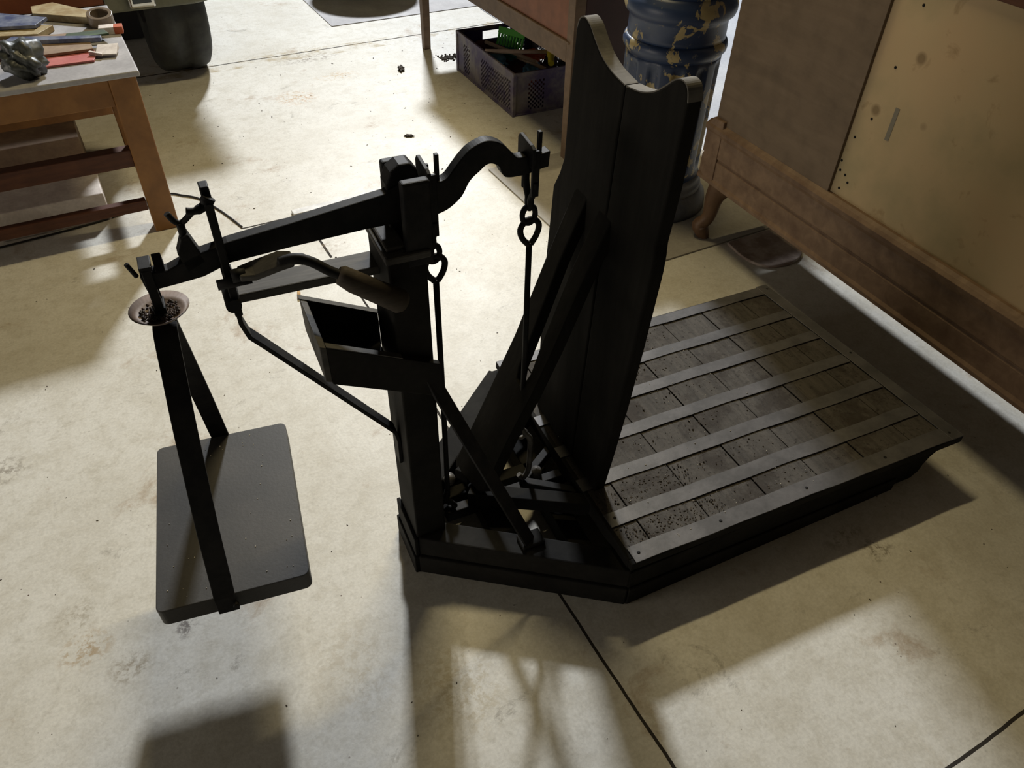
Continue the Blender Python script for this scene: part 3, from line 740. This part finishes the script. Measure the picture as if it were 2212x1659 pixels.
# ================================================================ BENCH TABLE ON THE LEFT
Bt = empty('low_table', (.115, 2.545, 0))
tag(Bt, 'low orange wooden table at the left covered with papers and clutter', 'table')
def tleg(x, y): return leg(MB(), x, y, .078, .515, .98).build('leg', M['oak'], Bt, .003)
# near right leg leans out very slightly like the photo
MB().hexa([(-.075, .0, 0), (.003, .0, 0), (.003, .06, 0), (-.075, .06, 0)], [(-.068, .0, .515), (.010, .0, .515), (.010, .065, .515), (-.068, .065, .515)]).build('leg', M['oak'], Bt, .004)
tleg(-.035, .62); tleg(-1.05, .035); tleg(-1.05, .62)
MB().box(-1.02, -.068, .006, .026, .432, .515).build('apron', M['oak'], Bt, .003)
MB().box(-1.02, -.05, .62, .64, .432, .515).build('apron', M['oak'], Bt, .003)
MB().box(-.035, -.015, .05, .60, .432, .515).build('apron', M['oak'], Bt, .003)
MB().box(-1.10, .022, -.012, .675, .515, .532).build('table_top', M['table_film'], Bt, .004, 3)
MB().box(-1.02, -.070, .01, .052, .235, .292).build('stretcher', M['dark_red_wood'], Bt, .003)
MB().box(-1.02, -.075, .50, .54, .22, .28).build('stretcher', M['oak'], Bt, .003)
MB().box(-.052, -.02, .05, .60, .235, .28).build('stretcher', M['dark_red_wood'], Bt, .003)
MB().box(-1.02, -.075, .0, .03, .085, .12).build('stretcher', M['dark_red_wood'], Bt, .003)
# things stored below
o = MB().box(-.75, .02, 0, .05, 0, .03).build('wooden_plank', M['oak']); o.matrix_world = Matrix.Translation((.02, 3.42, .28)) @ Matrix.Rotation(R(6), 4, 'Z'); tag(o, 'orange brown plank resting on the rear stretcher below the low table', 'plank')
o.location.z = .282; o.location.y = 3.03
o = MB().box(0, .34, 0, .22, 0, .10).build('cardboard_box', M['paper'], None, .004); o.location = (-.42, 2.70, 0); tag(o, 'pale cardboard box on the floor under the low table', 'box')
o = MB().box(0, .40, 0, .30, 0, .16).build('brown_box', M['tan_card'], None, .004); o.location = (-.50, 3.05, 0); tag(o, 'brown box on the floor at the back beneath the low table', 'box')
# things on top, z .532
ZT = .533
def sheet(name, pts, h, m, label, cat, z=ZT, bev=.001):
    o = MB().prism([Vector((x, y, 0)) for x, y in pts], (0, 0, 0), (0, 0, h)).build(name, m, None, bev); o.location = (0, 0, z); return tag(o, label, cat)
sheet('red_folder', [(-.14, 2.66), (.03, 2.655), (.045, 2.72), (.03, 2.79), (-.13, 2.80)], .006, M['red_card'], 'red card folder near the right corner of the low table', 'folder')
sheet('brown_folder', [(-.15, 2.735), (.04, 2.73), (.035, 2.90), (-.16, 2.93)], .008, M['tan_card'], 'brown cardboard sheet on top of the red folder', 'cardboard', ZT + .0075)
sheet('red_book', [(-.35, 2.78), (-.20, 2.77), (-.15, 2.90), (-.33, 2.96)], .018, M['maroon'], 'dark red book at the left edge of the picture on the low table', 'book')
o = sheet('notebook', [(-.20, 2.86), (.07, 2.78), (.075, 2.80), (-.17, 2.90)], .012, M['mag_blue'], 'long thin blue case lying across the cardboard', 'case', ZT + .0165)
o = sheet('blue_magazine', [(-.36, 3.05), (-.10, 2.98), (-.06, 3.05), (-.30, 3.24)], .010, M['mag_blue'], 'blue printed magazine at the back left of the low table', 'magazine', ZT + .020)
sheet('ochre_packet', [(-.36, 2.99), (-.10, 2.93), (-.05, 3.0), (-.30, 3.12)], .018, M['mag_yellow'], 'ochre packet below the blue magazine', 'packet')
sheet('ochre_envelope', [(-.10, 3.14), (.06, 3.02), (.09, 3.07), (-.03, 3.24), (-.10, 3.22)], .022, M['mag_yellow'], 'creased ochre envelope at the back of the low table near the tape roll', 'envelope')
o = MB(); pr = [(.028, -.018), (.040, -.018), (.040, .018), (.028, .018)]
for i in range(1): pass
seg = 28; rg = [[o.bm.verts.new((r_ * math.cos(2 * PI * k_ / seg), r_ * math.sin(2 * PI * k_ / seg), z_)) for k_ in range(seg)] for r_, z_ in pr]
for i in range(4):
    for k_ in range(seg): o.bm.faces.new((rg[i][k_], rg[i][(k_ + 1) % seg], rg[(i + 1) % 4][(k_ + 1) % seg], rg[(i + 1) % 4][k_]))
o = o.build('tape_roll', M['tape'], None, .001); o.location = (.095, 3.0, ZT + .02); o.rotation_euler = (R(12), 0, 0); tag(o, 'brown tape roll near the back right corner of the low table', 'tape')
bx = empty('small_carton', (.112, 2.905, ZT), R(-8)); tag(bx, 'small orange and white carton at the right edge of the low table', 'carton')
MB().box(-.035, .010, -.018, .018, 0, .022).build('white_end', M['paper'], bx, .001); MB().box(.010, .036, -.018, .018, 0, .022).build('orange_end', M['orange'], bx, .001)
o = sheet('green_leaflet', [(-.03, 2.83), (.10, 2.83), (.09, 2.875), (-.02, 2.88)], .006, blotch('green_print', (.03, .05, .02), (.06, .10, .03), 20), 'dark green leaflet under the orange and white carton', 'leaflet', ZT + .030)
o.location.z = ZT + .017
fp = empty('folded_paper', (.075, 2.705, ZT + .007), R(-15)); tag(fp, 'folded pinkish white paper at the front right corner of the low table', 'paper')
MB().hexa([(-.03, -.03, 0), (.03, -.03, 0), (.03, .03, 0), (-.03, .03, 0)], [(-.03, -.03, .004), (.03, -.03, .004), (.03, .03, .016), (-.03, .03, .014)]).build('sheet', M['paper'], fp, .001)
MB().hexa([(-.05, -.02, 0), (-.01, -.035, 0), (-.008, -.025, 0), (-.045, -.012, 0)], [(-.05, -.02, .012), (-.01, -.035, .007), (-.008, -.025, .007), (-.045, -.012, .012)]).build('flap', M['paper'], fp, .001)
o = blob('crumpled_bag', M['bag'], .055, .062, .05, 21, .20); o.location = (-.150, 2.62, ZT + .046); tag(o, 'dark crumpled plastic bag at the front edge of the low table', 'bag')
o = blob('white_cup', M['paper'], .022, .022, .035, 22, .02); o.location = (-.262, 2.66, ZT + .034); tag(o, 'small white rounded cup cut by the left edge of the picture', 'cup')

# ================================================================ VEHICLE CORNER BEHIND THE TABLE
V = empty('old_vehicle', (.0, 3.85, 0)); tag(V, 'corner of an old pale green vehicle with a dark tyre behind the low table', 'vehicle')
ty = MB(); prof = [(.12, -.10), (.19, -.125), (.27, -.125), (.30, -.11), (.315, -.085), (.318, -.03), (.312, -.025), (.312, .025), (.318, .03), (.315, .085), (.30, .11), (.27, .125), (.19, .125), (.12, .10)]
ty.lathe([(r_, z_) for r_, z_ in prof], 64)
t_ = ty.build('tyre', M['tyre'], V); t_.matrix_local = Matrix.Translation((.425, .22, .314)) @ Matrix.Rotation(R(90), 4, 'Y')
MB().tube([(.30, .22, .314), (.545, .22, .314)], .10, 24).build('hub', M['iron'], V)
MB().tube([(-.9, .22, .314), (.30, .22, .314)], .04, 16).build('axle', M['iron'], V)
MB().prism([Vector((x, y, 0)) for x, y in ((.15, -.13), (.50, -.13), (.56, -.11), (.585, -.06), (.585, .98), (.15, .98))], (0, 0, .36), (0, 0, .46)).build('body_panel', M['body_green'], V, .01, 3)
MB().box(-.95, .15, -.125, .98, .395, .46).build('side_panel', M['body_red'], V, .008, 3)
MB().hexa([(-.95, -.12, .45), (.60, -.12, .45), (.60, .95, .45), (-.95, .95, .45)], [(-.95, -.12, .86), (.86, -.12, .86), (.86, .95, .86), (-.95, .95, .86)]).build('shadow_upper_body', M['body_green'], V, .02, 3)  # unseen upper part, its side flared to widen the shadow on the floor
MB().box(-.95, .56, .62, .98, .02, .36).build('underbody', M['black_plastic'], V, .01)
lp = MB().box(.238, .345, -.15, -.128, .372, .50).build('lamp_frame', M['chrome'], V, .014, 4)
MB().box(.255, .328, -.154, -.149, .393, .48).build('lens', M['lens'], lp, .006, 3)

# ================================================================ BASIN AND SHEETS ON THE FLOOR
o = MB().lathe([(.13, .05), (.20, .055), (.235, .08), (.26, .16), (.285, .25), (.30, .26), (.285, .262), (.255, .17), (.23, .095), (.20, .07), (.13, .065)], 64).build('wash_basin', M['basin']); o.location = (1.655, 4.83, .004)
tag(o, 'round grey metal basin standing on the far grey sheet', 'basin')
for a in (30, 150, 270): MB().tube([(.15 * math.cos(R(a)), .15 * math.sin(R(a)), 0), (.15 * math.cos(R(a)), .15 * math.sin(R(a)), .06)], .02, 12).build('foot', M['basin'], o)
o = MB().box(0, 1.6, 0, 1.2, 0, .004).build('steel_sheet', M['plate']); o.location = (1.255, 4.305, 0); tag(o, 'thin grey steel sheet lying on the floor beneath the round basin', 'metal sheet')
o = MB().box(0, .87, 0, .83, 0, .006).build('floor_plate', M['plate2']); o.location = (1.262, 1.617, 0); tag(o, 'flat grey plate on the floor under the blue column', 'metal plate')
o = MB().box(0, 2.2, 0, 2.3, 0, .004).build('cool_lit_patch', blotch('cool_light_tint', (.52, .55, .62), (.62, .65, .71), 3, .5)); o.location = (2.135, 1.95, 0); tag(o, 'bluish floor patch with cool light put into its colour, between the blue column and the cabinet', 'floor patch')  # cool light on the floor, painted as a thin bluish slab
for q in (Kc,): q.location.z = .006
sp = smooth_pts([(1.70, 1.60), (1.69, 1.50), (1.72, 1.43), (1.80, 1.405), (1.88, 1.43), (1.93, 1.50), (1.95, 1.60)], 6)
o = MB().prism([Vector((p[0], p[1], 0)) for p in sp], (0, 0, 0), (0, 0, .010)).build('metal_scrap', M['scrap'], None, .003); o.location = (.05, .005, 0); tag(o, 'rounded rusty flat slab on the floor at the plate edge by the cabinet leg', 'slab')
o = MB().box(0, .30, 0, .035, 0, .012).build('white_lath', M['lath'], None, .002); o.location = (.485, 2.433, 0); o.rotation_euler = (0, 0, R(1)); tag(o, 'short white painted lath lying on the floor behind the scale beam', 'lath')
o = MB().tube(smooth_pts([(-.5, 2.66, .004), (-.1, 2.70, .004), (.10, 2.79, .004), (.17, 2.755, .004), (.22, 2.70, .004), (.26, 2.60, .004), (.285, 2.52, .004), (.305, 2.445, .004)], 8), .0032, 8).build('black_cable', M['cable']); tag(o, 'thin black cable curving over the floor from the low table leg', 'cable')
o = MB().tube([(0, 0, .0055), (.008, .03, .0055)], .0052, 10).build('cigarette_butt', M['butt']); o.location = (.357, 1.955, 0); tag(o, 'brown cigarette butt on the floor beyond the scale tray', 'cigarette butt')
o = blob('dry_leaf', M['dirt'], .014, .028, .007, 33, .3); o.location = (1.355, 3.56, .008); o.rotation_euler = (0, R(20), R(-30)); tag(o, 'small dark dry leaf on the bright floor left of the purple crate', 'leaf')
o = blob('wood_chip', M['dirt'], .010, .018, .004, 34, .3); o.location = (1.10, 2.86, .004); o.rotation_euler = (0, 0, R(50)); tag(o, 'tiny brown chip on the shaded floor in front of the purple crate', 'chip')
o = MB().hexa([(-.014, -.008, 0), (.014, -.010, 0), (.012, .008, 0), (-.010, .010, 0)], [(-.010, -.006, .008), (.012, -.006, .003), (.008, .006, .009), (-.008, .008, .004)]).build('candy_wrapper', M['pink'], None, .001); o.location = (1.945, 1.04, 0); tag(o, 'small pink foil wrapper lying at the bottom edge of the cabinet', 'wrapper')
for i, (x, y, s_) in enumerate(((-.05, .95, .006), (-.28, 1.08, .006), (.225, .20, .005), (-.52, 1.23, .005))):
    pass
dr = MB()
def dens(x, y): return random.random() < .35 or (x < .5 and y < 1.4)
for i in range(420):
    x = random.uniform(-1.2, 1.8); y = random.uniform(.1, 3.9)
    q = random.uniform(.0005, .0016) * (1 + (y > 2.4) * .8)
    bmesh.ops.create_icosphere(dr.bm, subdivisions=1, radius=q, matrix=Matrix.Translation((x, y, q * .3)) @ Matrix.Rotation(random.uniform(0, 3), 4, 'Z') @ Matrix.Scale(random.uniform(1, 2.5), 4, (1, 0, 0)) @ Matrix.Scale(.5, 4, (0, 0, 1)))
o = dr.build('floor_grit', M['dirt']); tag(o, 'dark grit and dry bits scattered over the pale floor', 'grit', kind='stuff')
dd = MB()
for i in range(160):
    x = random.uniform(1.58, 1.84) - .0; x = 1.585 + abs(random.gauss(0, .09)) ; y = 3.62 + random.gauss(0, .02) - (x - 1.585) * .15
    q = random.uniform(.002, .007)
    bmesh.ops.create_icosphere(dd.bm, subdivisions=1, radius=q, matrix=Matrix.Translation((x, y, q * .4)))
o = dd.build('swept_dirt', M['dirt']); tag(o, 'line of swept dark dirt on the floor between the desk leg and the crate', 'dirt', kind='stuff')

# ================================================================ CAMERA
cam = bpy.data.cameras.new('camera'); co = bpy.data.objects.new('camera', cam); COL.objects.link(co)
cam.sensor_fit = 'HORIZONTAL'; cam.sensor_width = 36; cam.lens = 1639.9 / 2212 * 36; cam.clip_start = .02; cam.clip_end = 100
RM = Matrix(((.87822422, .30933603, -.36473748), (-.4777263, .60307343, -.63881141), (.0223561, .73526435, .67741165)))
co.matrix_world = Matrix.Translation((0, 0, 1.4)) @ RM.to_4x4()
bpy.context.scene.camera = co

# ================================================================ LIGHT
def area(name, azdir, elev, dist, target, size, power, col):
    l = bpy.data.lights.new(name, 'AREA'); l.shape = 'RECTANGLE'; l.size, l.size_y = size; l.energy = power; l.color = col
    o = bpy.data.objects.new(name, l); COL.objects.link(o)
    h = Vector((azdir[0], azdir[1], 0)).normalized(); d = h * math.cos(R(elev)) + Vector((0, 0, math.sin(R(elev))))
    o.location = Vector(target) + d * dist; o.rotation_euler = (-d).to_track_quat('-Z', 'Y').to_euler()
    return o
area('far_daylight', (.383, .923), 34.5, 9., (.3, 1.2, 0), (.55, .55), 800, (.92, .955, 1.))
o = area('ceiling_tube', (.26, .965), 55, 3.6, (1.0, .45, 0), (1.3, .06), 52, (1., .82, .46))
dz = (o.location - Vector((.95, .45, 0))).normalized(); ax = (Vector((1, 0, 0)) - dz * dz.x).normalized()
o.rotation_euler = Matrix((ax, dz.cross(ax), dz)).transposed().to_euler()
area('left_fill', (-.99, .1), 4.5, 6., (1.5, 1.2, .45), (2.0, .6), 50, (1., .90, .76))  # added soft fill from the left for the cabinet and left-facing sides
w = bpy.data.worlds.new('world'); bpy.context.scene.world = w; w.use_nodes = True
w.node_tree.nodes['Background'].inputs[0].default_value = (1., .86, .62, 1)
w.node_tree.nodes['Background'].inputs[1].default_value = .028
sc = bpy.context.scene
sc.view_settings.view_transform = 'Standard'; sc.view_settings.look = 'None'; sc.view_settings.exposure = 0; sc.view_settings.gamma = 1
sc.view_settings.use_curve_mapping = False
